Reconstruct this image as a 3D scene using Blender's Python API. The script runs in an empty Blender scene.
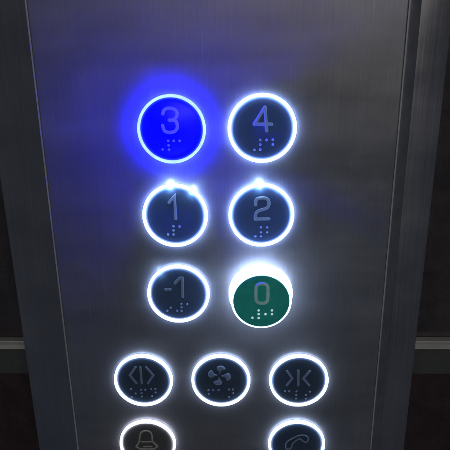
import bpy, bmesh, math, random
from mathutils import Matrix, Vector

S = bpy.context.scene
C = S.collection
MM = 0.001

# ------------------------------------------------------------------ camera
cd = bpy.data.cameras.new("camera")
cd.sensor_width = 36.0
cd.sensor_fit = 'HORIZONTAL'
cd.lens = 546.5 / 450.0 * 36.0
cd.clip_start = 0.005
cd.clip_end = 50
cam = bpy.data.objects.new("camera", cd)
C.objects.link(cam)
R = [[0.99975, 0.00515, 0.02183], [0.01909, 0.31541, -0.94876], [-0.01177, 0.94894, 0.31523]]
M4 = Matrix(R).to_4x4()
M4.translation = Vector((8.468, -236.65, 34.857)) * MM
cam.matrix_world = M4
S.camera = cam

# ------------------------------------------------------------------ world, lamps, exposure
w = bpy.data.worlds.new("World")
S.world = w
w.use_nodes = True
bg = w.node_tree.nodes['Background']
bg.inputs[0].default_value = (0.46, 0.66, 1.0, 1)
bg.inputs[1].default_value = 0.028
S.view_settings.view_transform = 'Standard'
S.view_settings.look = 'None'
S.view_settings.exposure = 0
S.view_settings.gamma = 1


def area(name, loc, target, size, power, col):
    l = bpy.data.lights.new(name, 'AREA')
    l.shape = 'RECTANGLE'
    l.size, l.size_y = size
    l.energy = power
    l.color = col
    o = bpy.data.objects.new(name, l)
    C.objects.link(o)
    o.location = loc
    d = Vector(target) - Vector(loc)
    o.rotation_euler = d.to_track_quat('-Z', 'Y').to_euler()
    return o


# the ceiling light of the car, above and behind the photographer
area("ceiling_light", (0.28, -1.15, 0.42), (0.0, 0.0, 0.05), (0.9, 0.16), 1.35, (1.0, 0.93, 0.84))

# ------------------------------------------------------------------ materials


class NT:
    def __init__(self, name):
        self.m = bpy.data.materials.new(name)
        self.m.use_nodes = True
        self.t = self.m.node_tree
        self.n = self.t.nodes
        self.b = self.n['Principled BSDF']

    def new(self, t, **k):
        x = self.n.new(t)
        for a, v in k.items():
            setattr(x, a, v)
        return x

    def link(self, a, b):
        self.t.links.new(a, b)

    def coords(self, scale, kind='Object'):
        tc = self.new('ShaderNodeTexCoord')
        mp = self.new('ShaderNodeMapping')
        mp.inputs['Scale'].default_value = scale
        self.link(tc.outputs[kind], mp.inputs['Vector'])
        return mp.outputs['Vector']

    def noise(self, scale, detail=4.0, rough=0.55, s=1.0):
        nz = self.new('ShaderNodeTexNoise')
        nz.inputs['Scale'].default_value = s
        nz.inputs['Detail'].default_value = detail
        nz.inputs['Roughness'].default_value = rough
        self.link(self.coords(scale), nz.inputs['Vector'])
        return nz.outputs['Fac']

    def ramp(self, src, lo, hi, a=0.3, b=0.7):
        mr = self.new('ShaderNodeMapRange')
        mr.inputs['From Min'].default_value = a
        mr.inputs['From Max'].default_value = b
        mr.inputs['To Min'].default_value = lo
        mr.inputs['To Max'].default_value = hi
        self.link(src, mr.inputs['Value'])
        return mr.outputs['Result']

    def colmul(self, base, fac):
        mx = self.new('ShaderNodeMix', data_type='RGBA', blend_type='MULTIPLY')
        mx.inputs[0].default_value = 1.0
        mx.inputs[6].default_value = (*base, 1)
        self.link(fac, mx.inputs[7])
        self.link(mx.outputs[2], self.b.inputs['Base Color'])

    def bump(self, src, strength, dist):
        bp = self.new('ShaderNodeBump')
        bp.inputs['Strength'].default_value = strength
        bp.inputs['Distance'].default_value = dist
        self.link(src, bp.inputs['Height'])
        self.link(bp.outputs['Normal'], self.b.inputs['Normal'])


def steel(name, col, rough, metal, brush=(2600, 2600, 22), streak=0.22, bump=0.25, smudge=0.10):
    k = NT(name)
    k.b.inputs['Metallic'].default_value = metal
    fine = k.noise(brush, 3, 0.6)
    cloud = k.noise((22, 22, 30), 5, 0.6)
    mul = k.new('ShaderNodeMath', operation='MULTIPLY')
    k.link(k.ramp(fine, 1 - streak, 1 + streak), mul.inputs[0])
    k.link(k.ramp(cloud, 1 - smudge, 1 + smudge), mul.inputs[1])
    k.colmul(col, mul.outputs[0])
    add = k.new('ShaderNodeMath', operation='ADD')
    k.link(k.ramp(cloud, rough - 0.08, rough + 0.08), add.inputs[0])
    k.link(k.ramp(fine, -0.04, 0.04), add.inputs[1])
    k.link(add.outputs[0], k.b.inputs['Roughness'])
    k.bump(fine, bump, 0.00004)
    return k.m


def satin(name, col, rough, metal=0.0, grain=900, bump=0.15, var=0.12):
    k = NT(name)
    k.b.inputs['Metallic'].default_value = metal
    f = k.noise((grain, grain, grain), 4, 0.6)
    cloud = k.noise((70, 70, 70), 4, 0.6)
    mul = k.new('ShaderNodeMath', operation='MULTIPLY')
    k.link(k.ramp(f, 1 - var * 0.6, 1 + var * 0.6), mul.inputs[0])
    k.link(k.ramp(cloud, 1 - var, 1 + var), mul.inputs[1])
    k.colmul(col, mul.outputs[0])
    k.link(k.ramp(cloud, rough - 0.08, rough + 0.08), k.b.inputs['Roughness'])
    k.bump(f, bump, 0.00005)
    return k.m


def glow(name, col, strength, base=(0.8, 0.85, 0.9), rough=0.35):
    k = NT(name)
    k.b.inputs['Base Color'].default_value = (*base, 1)
    k.b.inputs['Roughness'].default_value = rough
    k.b.inputs['Emission Color'].default_value = (*col, 1)
    # slight unevenness of the diffuser
    nz = k.noise((240, 240, 240), 2, 0.5)
    k.link(k.ramp(nz, strength * 0.85, strength * 1.15), k.b.inputs['Emission Strength'])
    return k.m


def worn_steel(name, col, rough, metal):
    """brushed steel that many hands have touched: wipe bands, smudges, hairline scratches, dust"""
    k = NT(name)
    k.b.inputs['Metallic'].default_value = metal
    fine = k.noise((2600, 2600, 22), 3, 0.6)
    cloud = k.noise((26, 26, 34), 6, 0.65)
    bands = k.noise((5, 5, 75), 4, 0.6)
    smear = k.noise((95, 95, 60), 5, 0.7)

    def mth(op, a, b):
        m = k.new('ShaderNodeMath', operation=op)
        for q, v in enumerate((a, b)):
            if isinstance(v, (int, float)):
                m.inputs[q].default_value = v
            else:
                k.link(v, m.inputs[q])
        return m.outputs[0]

    # hairline scratches: strongly stretched noise, only its crests, in three slanted directions
    scr = None
    for ang, sc in ((0.5, 1.0), (-0.9, 1.35), (1.25, 0.8)):
        tc = k.new('ShaderNodeTexCoord')
        mp = k.new('ShaderNodeMapping')
        mp.inputs['Rotation'].default_value = (0, ang, 0)
        mp.inputs['Scale'].default_value = (900 * sc, 0, 26 * sc)
        k.link(tc.outputs['Object'], mp.inputs['Vector'])
        nz = k.new('ShaderNodeTexNoise')
        nz.inputs['Scale'].default_value = 1.0
        nz.inputs['Detail'].default_value = 1.0
        k.link(mp.outputs['Vector'], nz.inputs['Vector'])
        v = k.ramp(nz.outputs['Fac'], 0.0, 1.0, 0.74, 0.82)
        scr = v if scr is None else mth('MAXIMUM', scr, v)
    # dust specks
    vo = k.new('ShaderNodeTexVoronoi')
    vo.inputs['Scale'].default_value = 1.0
    k.link(k.coords((120, 120, 120)), vo.inputs['Vector'])
    dust = k.ramp(vo.outputs['Distance'], 1.0, 0.0, 0.014, 0.028)
    c = mth('MULTIPLY', k.ramp(fine, 0.91, 1.09), k.ramp(cloud, 0.90, 1.10))
    c = mth('MULTIPLY', c, k.ramp(bands, 0.93, 1.07))
    c = mth('ADD', c, mth('MULTIPLY', scr, 0.22))
    c = mth('ADD', c, mth('MULTIPLY', dust, 0.45))
    k.colmul(col, c)
    ro = mth('ADD', k.ramp(cloud, rough - 0.05, rough + 0.05), k.ramp(bands, -0.05, 0.05))
    ro = mth('ADD', ro, k.ramp(smear, 0.0, 0.08, 0.50, 0.70))
    k.link(ro, k.b.inputs['Roughness'])
    k.bump(fine, 0.08, 0.00004)
    return k.m


M_face = worn_steel("brushed_steel", (0.50, 0.50, 0.53), 0.40, 0.62)
M_col = steel("column_steel", (0.60, 0.58, 0.61), 0.38, 0.78, brush=(1800, 1800, 18), streak=0.08, bump=0.1)
M_edge = steel("edge_highlight_steel", (0.85, 0.85, 0.85), 0.5, 0.2, brush=(1800, 1800, 18), streak=0.1, bump=0.1)  # paler steel paints a highlight line along the faceplate edges
M_groove = satin("dark_groove", (0.42, 0.42, 0.46), 0.40, 0.6)
M_rail = steel("rail_steel", (0.88, 0.86, 0.80), 0.35, 0.2, brush=(30, 2500, 2500), streak=0.2)
M_wall = satin("wall_laminate", (0.11, 0.095, 0.098), 0.30, 0.0, 700, 0.1, 0.25)
M_band = satin("wall_band", (0.18, 0.18, 0.17), 0.40, 0.2, 700, 0.1, 0.15)
M_base = satin("wall_black", (0.095, 0.062, 0.060), 0.28, 0.0, 700, 0.1, 0.25)
M_collar = steel("collar_steel", (0.48, 0.48, 0.51), 0.45, 0.65, brush=(900, 900, 900), streak=0.06, bump=0.1)
M_cap = glow("cap_painted_glow", (0.16, 0.34, 1.0), 0.012, (0.10, 0.155, 0.26))  # faint emission stands in for blue light spilling over the cap
M_cap_blue = glow("cap_painted_glow_blue", (0.08, 0.22, 1.0), 0.055, (0.10, 0.16, 0.30))  # stronger painted glow, the upper caps sit in more blue spill
M_sym_cool = glow("raised_painted_glow", (0.26, 0.46, 1.0), 0.11, (0.42, 0.58, 0.88))  # added emission keeps the marks lighter than the glowing cap
M_sym_warm = satin("raised_steel_warm", (0.80, 0.74, 0.62), 0.38, 0.1, 900, 0.1, 0.08)
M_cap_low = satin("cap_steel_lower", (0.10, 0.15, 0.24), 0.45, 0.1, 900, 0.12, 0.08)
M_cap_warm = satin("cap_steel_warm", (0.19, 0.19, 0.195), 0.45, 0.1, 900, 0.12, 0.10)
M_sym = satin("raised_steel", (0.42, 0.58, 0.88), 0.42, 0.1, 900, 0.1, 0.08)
M_green = glow("green_plastic_added_glow", (0.06, 1.0, 0.84), 0.052, (0.035, 0.36, 0.34))  # faint emission added to brighten the green face
M_gsym = glow("green_raised_symbol", (0.60, 1.0, 0.98), 0.115, (0.22, 0.46, 0.46), 0.7)  # added emission lifts the numeral off the green
M_gdot = glow("pale_highlight_dot", (0.80, 1.0, 0.98), 0.50, (0.75, 0.82, 0.82))  # reflected highlight on the dots painted as emission

M_ringA = glow("ring_white_upper", (0.32, 0.47, 1.0), 10)
M_ringB = glow("ring_white_middle", (0.40, 0.56, 1.0), 6.5)
M_ringC = glow("ring_white_lower", (0.55, 0.70, 1.0), 3.6)
M_ringD = glow("ring_white_alarm", (0.78, 0.82, 1.0), 2.2)
M_exit = glow("skirt_white", (0.52, 0.67, 1.0), 4.6)
M_glint = glow("glint_white", (0.45, 0.70, 1.0), 200.0)  # strong emission that paints reflected glints on the rings
M_ringBlue = glow("ring_blue", (0.0020, 0.0035, 1.0), 240.0)
M_capBlue = glow("cap_blue", (0.0, 0.0, 1.0), 2900.0, (0.01, 0.015, 0.25))
M_symBlue = glow("symbol_blue", (0.05, 0.05, 1.0), 1.0, (0.15, 0.15, 0.6))

# ------------------------------------------------------------------ mesh helpers


def finish(name, bm, mat, parent=None, angle=35, bevel=0):
    bmesh.ops.remove_doubles(bm, verts=bm.verts, dist=1e-7)
    bmesh.ops.recalc_face_normals(bm, faces=bm.faces)
    me = bpy.data.meshes.new(name)
    bm.to_mesh(me)
    bm.free()
    for p in me.polygons:
        p.use_smooth = True
    me.set_sharp_from_angle(angle=math.radians(angle))
    me.materials.append(mat)
    o = bpy.data.objects.new(name, me)
    C.objects.link(o)
    if parent:
        o.parent = parent
    if bevel:
        b = o.modifiers.new("bevel", 'BEVEL')
        b.width = bevel * MM
        b.segments = 2
        b.limit_method = 'ANGLE'
    return o


def lathe(bm, prof, closed=False, seg=128, cx=0.0, cz=0.0):
    """prof: (radius, height off the panel) in mm, turned about the panel's normal"""
    rings = []
    for r, h in prof:
        if r < 1e-6:
            rings.append([bm.verts.new((cx * MM, -h * MM, cz * MM))])
        else:
            rings.append([bm.verts.new(((cx + r * math.cos(2 * math.pi * i / seg)) * MM, -h * MM,
                                        (cz + r * math.sin(2 * math.pi * i / seg)) * MM)) for i in range(seg)])
    pairs = list(zip(rings, rings[1:]))
    if closed:
        pairs.append((rings[-1], rings[0]))
    for a, b in pairs:
        for i in range(seg):
            j = (i + 1) % seg
            if len(a) == 1:
                bm.faces.new((a[0], b[j], b[i]))
            elif len(b) == 1:
                bm.faces.new((a[i], a[j], b[0]))
            else:
                bm.faces.new((a[i], a[j], b[j], b[i]))


def smooth_path(pts, closed=False, n=8):
    """Catmull-Rom through the points"""
    out = []
    N = len(pts)
    P = (lambda i: pts[i % N]) if closed else (lambda i: pts[max(0, min(N - 1, i))])
    for i in range(N if closed else N - 1):
        p0, p1, p2, p3 = P(i - 1), P(i), P(i + 1), P(i + 2)
        for k in range(n):
            t = k / n
            out.append(tuple(0.5 * (2 * p1[d] + (p2[d] - p0[d]) * t + (2 * p0[d] - 5 * p1[d] + 4 * p2[d] - p3[d]) * t * t
                                    + (3 * p1[d] - p0[d] - 3 * p2[d] + p3[d]) * t ** 3) for d in (0, 1)))
    if not closed:
        out.append(pts[-1])
    return out


def stroke(bm, pts, base, width=1.1, height=0.45, closed=False):
    """raised rounded line that follows pts (x, z in mm) on the plane at height base"""
    pts = [Vector(p) for p in pts]
    n = len(pts)
    st = []
    for i, p in enumerate(pts):
        a = pts[(i - 1) % n] if (closed or i > 0) else p
        b = pts[(i + 1) % n] if (closed or i < n - 1) else p
        t1 = (p - a).normalized() if (p - a).length > 1e-9 else (b - p).normalized()
        t2 = (b - p).normalized() if (b - p).length > 1e-9 else t1
        nn = Vector((-(t1 + t2).y, (t1 + t2).x))
        if nn.length < 1e-6:
            nn = Vector((-t1.y, t1.x))
        nn.normalize()
        cosv = max(0.45, nn.dot(Vector((-t1.y, t1.x))))
        st.append((p, nn, 1.0 / cosv, 1.0))
    if not closed:
        t = (pts[1] - pts[0]).normalized()
        pre = [(pts[0] - t * width * 0.5 * math.sin(a), st[0][1], 1.0, max(0.03, math.cos(a))) for a in (1.55, 1.2, 0.8, 0.4)]
        t = (pts[-1] - pts[-2]).normalized()
        post = [(pts[-1] + t * width * 0.5 * math.sin(a), st[-1][1], 1.0, max(0.03, math.cos(a))) for a in (0.4, 0.8, 1.2, 1.55)]
        st = pre + st + post
    K = 8
    rings = []
    for p, nn, mit, sc in st:
        ring = []
        for k in range(K + 1):
            th = math.pi * k / K
            off = nn * (math.cos(th) * width * 0.5 * mit * sc)
            h = math.sin(th) ** 0.4 * height * (sc ** 0.5) if k not in (0, K) else -0.25
            q = p + off
            ring.append(bm.verts.new((q.x * MM, -(base + h) * MM, q.y * MM)))
        rings.append(ring)
    pr = list(zip(rings, rings[1:])) + ([(rings[-1], rings[0])] if closed else [])
    for a, b in pr:
        for k in range(K):
            bm.faces.new((a[k], a[k + 1], b[k + 1], b[k]))


def petal(bm, pts, base):
    """solid raised leaf shape with a rounded shoulder"""
    n = len(pts)
    cx, cz = sum(p[0] for p in pts) / n, sum(p[1] for p in pts) / n
    rings = []
    for f, h in ((1.0, -0.25), (1.0, 0.2), (0.9, 0.38), (0.72, 0.46)):
        rings.append([bm.verts.new(((cx + (x - cx) * f) * MM, -(base + h) * MM, (cz + (z - cz) * f) * MM)) for x, z in pts])
    for a, b in zip(rings, rings[1:]):
        for i in range(n):
            j = (i + 1) % n
            bm.faces.new((a[i], a[j], b[j], b[i]))
    bm.faces.new(rings[-1])


def dome(bm, x, z, base, r, h, seg=14):
    prof = [(r, -0.25)] + [(r * math.cos(a), h * math.sin(a)) for a in (0.0, 0.35, 0.7, 1.05, 1.35)] + [(0, h)]
    lathe(bm, [(a, base + b) for a, b in prof], seg=seg, cx=x, cz=z)


def box(bm, x0, x1, y0, y1, z0, z1):
    v = [bm.verts.new((x * MM, y * MM, z * MM)) for x in (x0, x1) for y in (y0, y1) for z in (z0, z1)]
    for f in ((0, 1, 3, 2), (4, 6, 7, 5), (0, 4, 5, 1), (2, 3, 7, 6), (0, 2, 6, 4), (1, 5, 7, 3)):
        bm.faces.new([v[i] for i in f])


def extrude_plan(bm, plan, z0, z1):
    a = [bm.verts.new((x * MM, y * MM, z0 * MM)) for x, y in plan]
    b = [bm.verts.new((x * MM, y * MM, z1 * MM)) for x, y in plan]
    n = len(plan)
    for i in range(n):
        j = (i + 1) % n
        bm.faces.new((a[i], a[j], b[j], b[i]))
    bm.faces.new(a)
    bm.faces.new(b)


def tag(o, label, cat, group=None):
    o['label'] = label
    o['category'] = cat
    if group:
        o['group'] = group
    return o


def empty(name, loc):
    o = bpy.data.objects.new(name, None)
    o.empty_display_size = 0.02
    o.location = [c * MM for c in loc]
    C.objects.link(o)
    return o


# ------------------------------------------------------------------ wall, rails, column
Z0, Z1 = -420, 330
WALL_Y = 26.0


def wall_panel(x0, x1, side, sideword):
    bm = bmesh.new()
    box(bm, x0, x1, WALL_Y, WALL_Y + 12, -118.5, Z1)
    tag(finish("wall_panel", bm, M_wall, bevel=0.6),
        "dark laminate wall panel above the trim rail, %s of the steel column" % sideword, "wall panel")
    bm = bmesh.new()
    box(bm, x0, x1, WALL_Y - 3, WALL_Y + 12, -138, -118.8)
    tag(finish("wall_band", bm, M_band, bevel=0.6),
        "dark grey band just under the trim rail, %s of the steel column" % sideword, "wall band")
    bm = bmesh.new()
    box(bm, x0, x1, WALL_Y + 2, WALL_Y + 12, Z0, -138.3)
    tag(finish("wall_panel", bm, M_base, bevel=0.6),
        "black wall panel below the grey band, %s of the steel column" % sideword, "wall panel")


wall_panel(-520, -99.5, -1, "left")
wall_panel(98.5, 520, 1, "right")


def rail(x0, x1, sideword, mat):
    t = empty("trim_rail", ((x0 + x1) / 2, 22, -118.8))
    c = (x0 + x1) / 2
    bm = bmesh.new()
    # section: flat front with a small lip above and below
    sec = [(-2.5, -0.6), (-1.9, -0.6), (-1.7, 0.3), (1.5, 0.3), (1.7, -0.9), (2.5, -0.9), (2.5, 3.6), (-2.5, 3.6)]
    a = [bm.verts.new(((x0 - c) * MM, y * MM, z * MM)) for z, y in sec]
    b = [bm.verts.new(((x1 - c) * MM, y * MM, z * MM)) for z, y in sec]
    n = len(sec)
    for i in range(n):
        j = (i + 1) % n
        bm.faces.new((a[i], a[j], b[j], b[i]))
    bm.faces.new(a)
    bm.faces.new(b)
    finish("rail_bar", bm, mat, t, bevel=0.3)
    tag(t, "narrow steel trim rail running along the dark wall, %s of the steel column" % sideword, "rail")


rail(-520, -101.0, "left", M_rail)
rail(98.8, 520, "right", M_rail)

column = empty("column", (0, 4, Z0))
tag(column, "grey metal column with folded edges that carries the button panel", "column")
bm = bmesh.new()
extrude_plan(bm, [(-77.1, 0.9), (-79.6, 1.5), (-99.4, 5.0), (-100.2, 6.4), (-100.2, 46), (-60, 46), (-60, 4), (-77.1, 4)], 0, Z1 - Z0)
o = finish("left_edge_trim", bm, M_col, column)
o.name = "folded_edge"
o.location = (0, -4 * MM, 0)
bm = bmesh.new()
extrude_plan(bm, [(78.6, 0.9), (79.4, 1.0), (83.2, 2.9), (83.2, 46), (60, 46), (60, 4), (78.6, 4)], 0, Z1 - Z0)
o = finish("groove_strip", bm, M_groove, column)
o.location = (0, -4 * MM, 0)
bm = bmesh.new()
extrude_plan(bm, [(83.25, 3.3), (83.7, 3.0), (96.3, 4.0), (96.9, 4.4), (97.3, 6.4), (97.3, 46), (83.25, 46)], 0, Z1 - Z0)
o = finish("folded_edge", bm, M_col, column)
o.location = (0, -4 * MM, 0)

panel = empty("control_panel", (0, 0, Z0))
tag(panel, "tall brushed steel control panel behind all the round lit buttons", "control panel")
bm = bmesh.new()
box(bm, -76.2, 77.7, 0, 3.2, 0, Z1 - Z0)
finish("faceplate", bm, M_face, panel, bevel=0.5)
for x0, x1 in ((-77.0, -76.25), (77.75, 78.45)):
    bm = bmesh.new()
    box(bm, x0, x1, 0.03, 3.4, 0, Z1 - Z0)
    finish("edge_highlight", bm, M_edge, panel, bevel=0.12)

# ------------------------------------------------------------------ buttons
SP = 39.043
ROW = [0.0, -38.989, -77.978, -125.826, -164.635]
GROUP = "round lift buttons on the steel panel"

FLUSH_RING = [(13.55, 0.1), (13.62, 1.5), (13.8, 1.95), (14.1, 2.1), (14.4, 2.05), (14.62, 1.8), (14.72, 1.4), (14.78, 0.05)]
COLLAR = [(14.7, 0.02), (14.8, 0.06), (15.1, 0.05), (15.2, 0.01)]
BLUE_CAP = [(0, 4.0), (3, 3.85), (6, 3.4), (9, 2.7), (11.5, 1.95), (12.8, 1.5), (13.4, 1.1), (13.55, 0.5)]  # bulge added to throw a wide blue glow over the panel
CAP = [(0, 1.52), (5, 1.5), (10, 1.46), (12.2, 1.38), (13.1, 1.1), (13.4, 0.6)]
EXIT_SKIRT = [(15.15, 0.05), (15.1, 1.2), (14.6, 3.5), (14.1, 7.0), (13.95, 8.5), (13.65, 9.0), (13.1, 9.05), (13.0, 8.2)]
EXIT_CAP = [(0, 9.25), (8, 9.22), (12.3, 9.15), (12.95, 8.95), (13.05, 8.2)]


def follow(bm, base):
    """lay raised marks on the convex cap"""
    for v in bm.verts:
        q = math.hypot(v.co.x, v.co.z) / MM
        for (r0, h0), (r1, h1) in zip(BLUE_CAP, BLUE_CAP[1:]):
            if r0 <= q <= r1:
                v.co.y -= (h0 + (h1 - h0) * (q - r0) / (r1 - r0) - 0.03 - base) * MM
                break


def button(col, row, label, ring_mat, cap_mat, sym_mat, dot_mat, strokes, dots, width=1.5, glints=(), exit_=False, convex=False):
    t = empty("lift_button", (col * SP, 0, ROW[row]))
    tag(t, label, "button", GROUP)
    bm = bmesh.new()
    lathe(bm, COLLAR)
    finish("collar", bm, M_collar, t)
    bm = bmesh.new()
    lathe(bm, EXIT_SKIRT if exit_ else FLUSH_RING)
    finish("light_ring", bm, ring_mat, t, angle=60)
    bm = bmesh.new()
    lathe(bm, EXIT_CAP if exit_ else BLUE_CAP if convex else CAP)
    cap = finish("cap", bm, cap_mat, t, angle=60)
    base = 9.2 if exit_ else 1.47
    bm = bmesh.new()
    for s in strokes:
        pts, closed, sm = s
        if sm:
            pts = smooth_path(pts, closed)
        if width > 0:
            stroke(bm, pts, base, width, 0.55 if exit_ else 0.28, closed)
        else:
            petal(bm, pts, base)
    if convex:
        follow(bm, base)
    finish("symbol", bm, sym_mat, cap, angle=50)
    if dots:
        bm = bmesh.new()
        for x, z in dots:
            dome(bm, x, z, base - (0.0 if exit_ or math.hypot(x, z) < 9 else 0.08), 0.58, 0.45)
        if convex:
            follow(bm, base)
        finish("braille_dots", bm, dot_mat, cap, angle=60)
    for ang, r in glints:  # small glowing beads added in place of reflected glints
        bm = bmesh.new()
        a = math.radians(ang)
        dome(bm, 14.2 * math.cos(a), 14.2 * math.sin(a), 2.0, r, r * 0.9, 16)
        finish("glint_bead", bm, M_glint, t, angle=60)
    return t


L, O = False, True  # open polyline / closed outline
three = [([(-3.11, 6.95), (-2.58, 8.37), (-1.22, 9.08), (0.96, 9.06), (2.45, 8.2), (2.98, 6.63), (2.19, 5.06), (0.76, 4.42), (-0.37, 4.36)], L, True),
         ([(0.76, 4.42), (2.27, 3.88), (2.94, 2.29), (2.68, 0.7), (1.43, -0.49), (-0.8, -0.8), (-2.57, -0.05), (-3.34, 2.08)], L, True)]
four = [([(1.93, -0.84), (1.48, 3.79), (1.03, 9.0)], L, False), ([(1.03, 9.0), (-3.41, 2.06)], L, False), ([(-3.41, 2.06), (3.89, 1.92)], L, False)]
one = [([(-2.31, 6.5), (0.14, 9.32), (0.3, -1.0)], L, False)]
two = [([(-2.61, 5.2), (-2.55, 6.9), (-1.45, 8.1), (1.56, 8.2), (3.1, 7.0), (3.23, 4.95), (2.07, 3.48), (-1.31, 2.33), (-2.59, 0.87), (-2.71, -1.48)], L, True),
       ([(-2.71, -1.48), (3.31, -1.42)], L, False)]
minus = [([(-5.71, 2.72), (-3.79, 2.76)], L, False), ([(-1.26, 5.96), (1.0, 8.5), (2.1, 8.5), (2.05, -1.0)], L, False)]
zero = [([(0.25, 9.1), (1.56, 8.95), (2.6, 8.1), (2.95, 6.5), (2.95, 1.9), (2.55, 0.25), (1.5, -0.55), (0.25, -0.67), (-1.1, -0.5), (-2.15, 0.3),
          (-2.5, 1.95), (-2.5, 6.6), (-2.06, 8.2), (-1.02, 8.95)], O, True)]
opens = [([(-3.35, 8.06), (-6.45, 3.5), (-3.5, -1.05)], L, False), ([(-0.98, 8.1), (-0.8, -1.1)], L, False), ([(1.94, 8.06), (5.2, 3.5), (2.3, -1.1)], L, False)]
closes = [([(-6.02, 5.97), (-3.31, 1.7), (-6.01, -2.3)], L, False), ([(-0.45, 6.2), (-0.25, -2.3)], L, False), ([(5.19, 5.98), (2.13, 1.7), (5.18, -2.3)], L, False)]
bell = [([(-6.05, -1.15), (-4.3, 1.76), (-3.78, 5.37), (-2.66, 7.88), (-0.38, 8.78), (1.8, 7.9), (2.63, 5.4), (2.82, 1.98), (5.21, -0.92)], L, True),
        ([(-3.16, 1.95), (1.85, 1.97)], L, False), ([(-2.07, -1.13), (2.05, -1.11)], L, False), ([(-6.05, -1.15), (-4.2, -2.6), (3.4, -2.6), (5.21, -0.92)], L, False),
        ([(-2.2, -3.2), (-1.2, -4.6), (0.6, -4.6), (1.5, -3.2)], L, True)]
phone = [([(-5.52, -1.7), (-5.44, 1.38), (-3.51, 3.43), (1.13, 6.12), (4.54, 5.95), (5.9, 3.93), (4.91, 2.07), (3.37, 2.53), (1.57, 4.09), (-0.67, 2.7),
           (-2.37, 0.65), (-2.69, -1.4), (-4.36, -2.5)], O, True)]


def fan_blade(k):
    a0 = math.radians(62 - 90 * k)
    out = []
    for r, d in ((0.7, 0.0), (2.2, 28), (4.0, 38), (5.3, 28), (5.7, 4), (5.0, -18), (3.9, -14), (2.6, 2)):
        a = a0 + math.radians(d + 8)
        out.append((-0.65 + r * math.cos(a), 3.45 + r * math.sin(a)))
    return (out, O, True)


fan = [fan_blade(k) for k in range(4)]

button(-.5, 0, "round button with raised numeral 3, glowing blue all over, at the upper left", M_ringBlue, M_capBlue, M_symBlue, M_symBlue, three,
       [(-4.0, -8.3), (-1.2, -8.29), (-1.25, -6.4), (-1.3, -4.42), (1.1, -4.44), (3.61, -4.47)], convex=True)
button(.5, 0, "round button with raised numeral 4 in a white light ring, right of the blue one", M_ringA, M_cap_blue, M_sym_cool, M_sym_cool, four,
       [(-3.25, -9.0), (-0.78, -8.91), (-0.8, -6.78), (-0.85, -4.76), (1.88, -4.79), (4.55, -4.7), (4.59, -6.73)])
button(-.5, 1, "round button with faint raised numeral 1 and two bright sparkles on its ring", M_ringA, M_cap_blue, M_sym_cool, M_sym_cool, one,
       [(-3.5, -8.66), (-1.0, -8.67), (-0.95, -6.74), (-0.9, -4.75), (1.86, -4.9)], glints=((97, 0.7), (54, 0.62)))
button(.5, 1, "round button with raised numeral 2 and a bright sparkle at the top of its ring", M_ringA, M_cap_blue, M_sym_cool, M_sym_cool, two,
       [(-2.69, -9.7), (-0.18, -9.7), (-0.18, -7.75), (-0.2, -5.45), (2.62, -5.47), (2.65, -7.78)], glints=((94, 0.7), (58, 0.35)))
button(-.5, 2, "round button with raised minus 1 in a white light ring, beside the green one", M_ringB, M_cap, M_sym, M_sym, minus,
       [(-5.57, -8.42), (-3.9, -6.79), (-0.9, -8.42), (1.18, -8.5), (1.25, -6.66), (1.22, -4.82), (3.95, -4.97)], glints=((128, 0.42),))
button(.5, 2, "green raised round button with numeral 0 on a broad glowing white base", M_exit, M_green, M_gsym, M_gdot, zero,
       [(-4.1, -8.2), (-1.22, -8.3), (-1.22, -6.31), (-1.24, -4.39), (1.95, -6.31), (4.91, -4.4), (4.94, -6.32)], exit_=True)
button(-1, 3, "round door open button with outward arrows either side of a bar", M_ringC, M_cap_low, M_sym, M_sym, opens,
       [(-6.37, -4.64), (-6.23, -9.2), (-4.21, -7.2), (-1.34, -5.0), (0.74, -5.0), (-1.28, -7.0), (-1.25, -9.0), (3.73, -4.6), (5.82, -4.5), (5.83, -6.6), (3.89, -8.7)], 1.2)
button(0, 3, "round ventilation button with a raised four blade fan symbol, in the middle of its row", M_ringC, M_cap_low, M_sym, M_sym, fan,
       [(-6.25, -5.2), (-6.19, -7.3), (-4.07, -5.16), (-1.24, -5.01), (3.97, -4.78), (5.97, -4.78), (6.05, -7.0), (4.05, -9.1)], 0.0)
button(1, 3, "round door close button with inward arrows either side of a bar", M_ringC, M_cap_low, M_sym, M_sym, closes,
       [(-6.74, -5.7), (-4.67, -5.76), (-1.05, -5.83), (-1.05, -7.96), (-1.02, -10.0), (5.63, -6.0), (3.7, -7.95), (3.75, -10.1)], 1.2)
button(-1, 4, "round alarm button with raised bell outline, cut off by the bottom edge", M_ringD, M_cap_warm, M_sym_warm, M_sym_warm, bell, [], 0.9)
button(1, 4, "round call button with raised telephone handset outline, cut off by the bottom edge", M_ringC, M_cap_low, M_sym, M_sym, phone, [], 0.75)
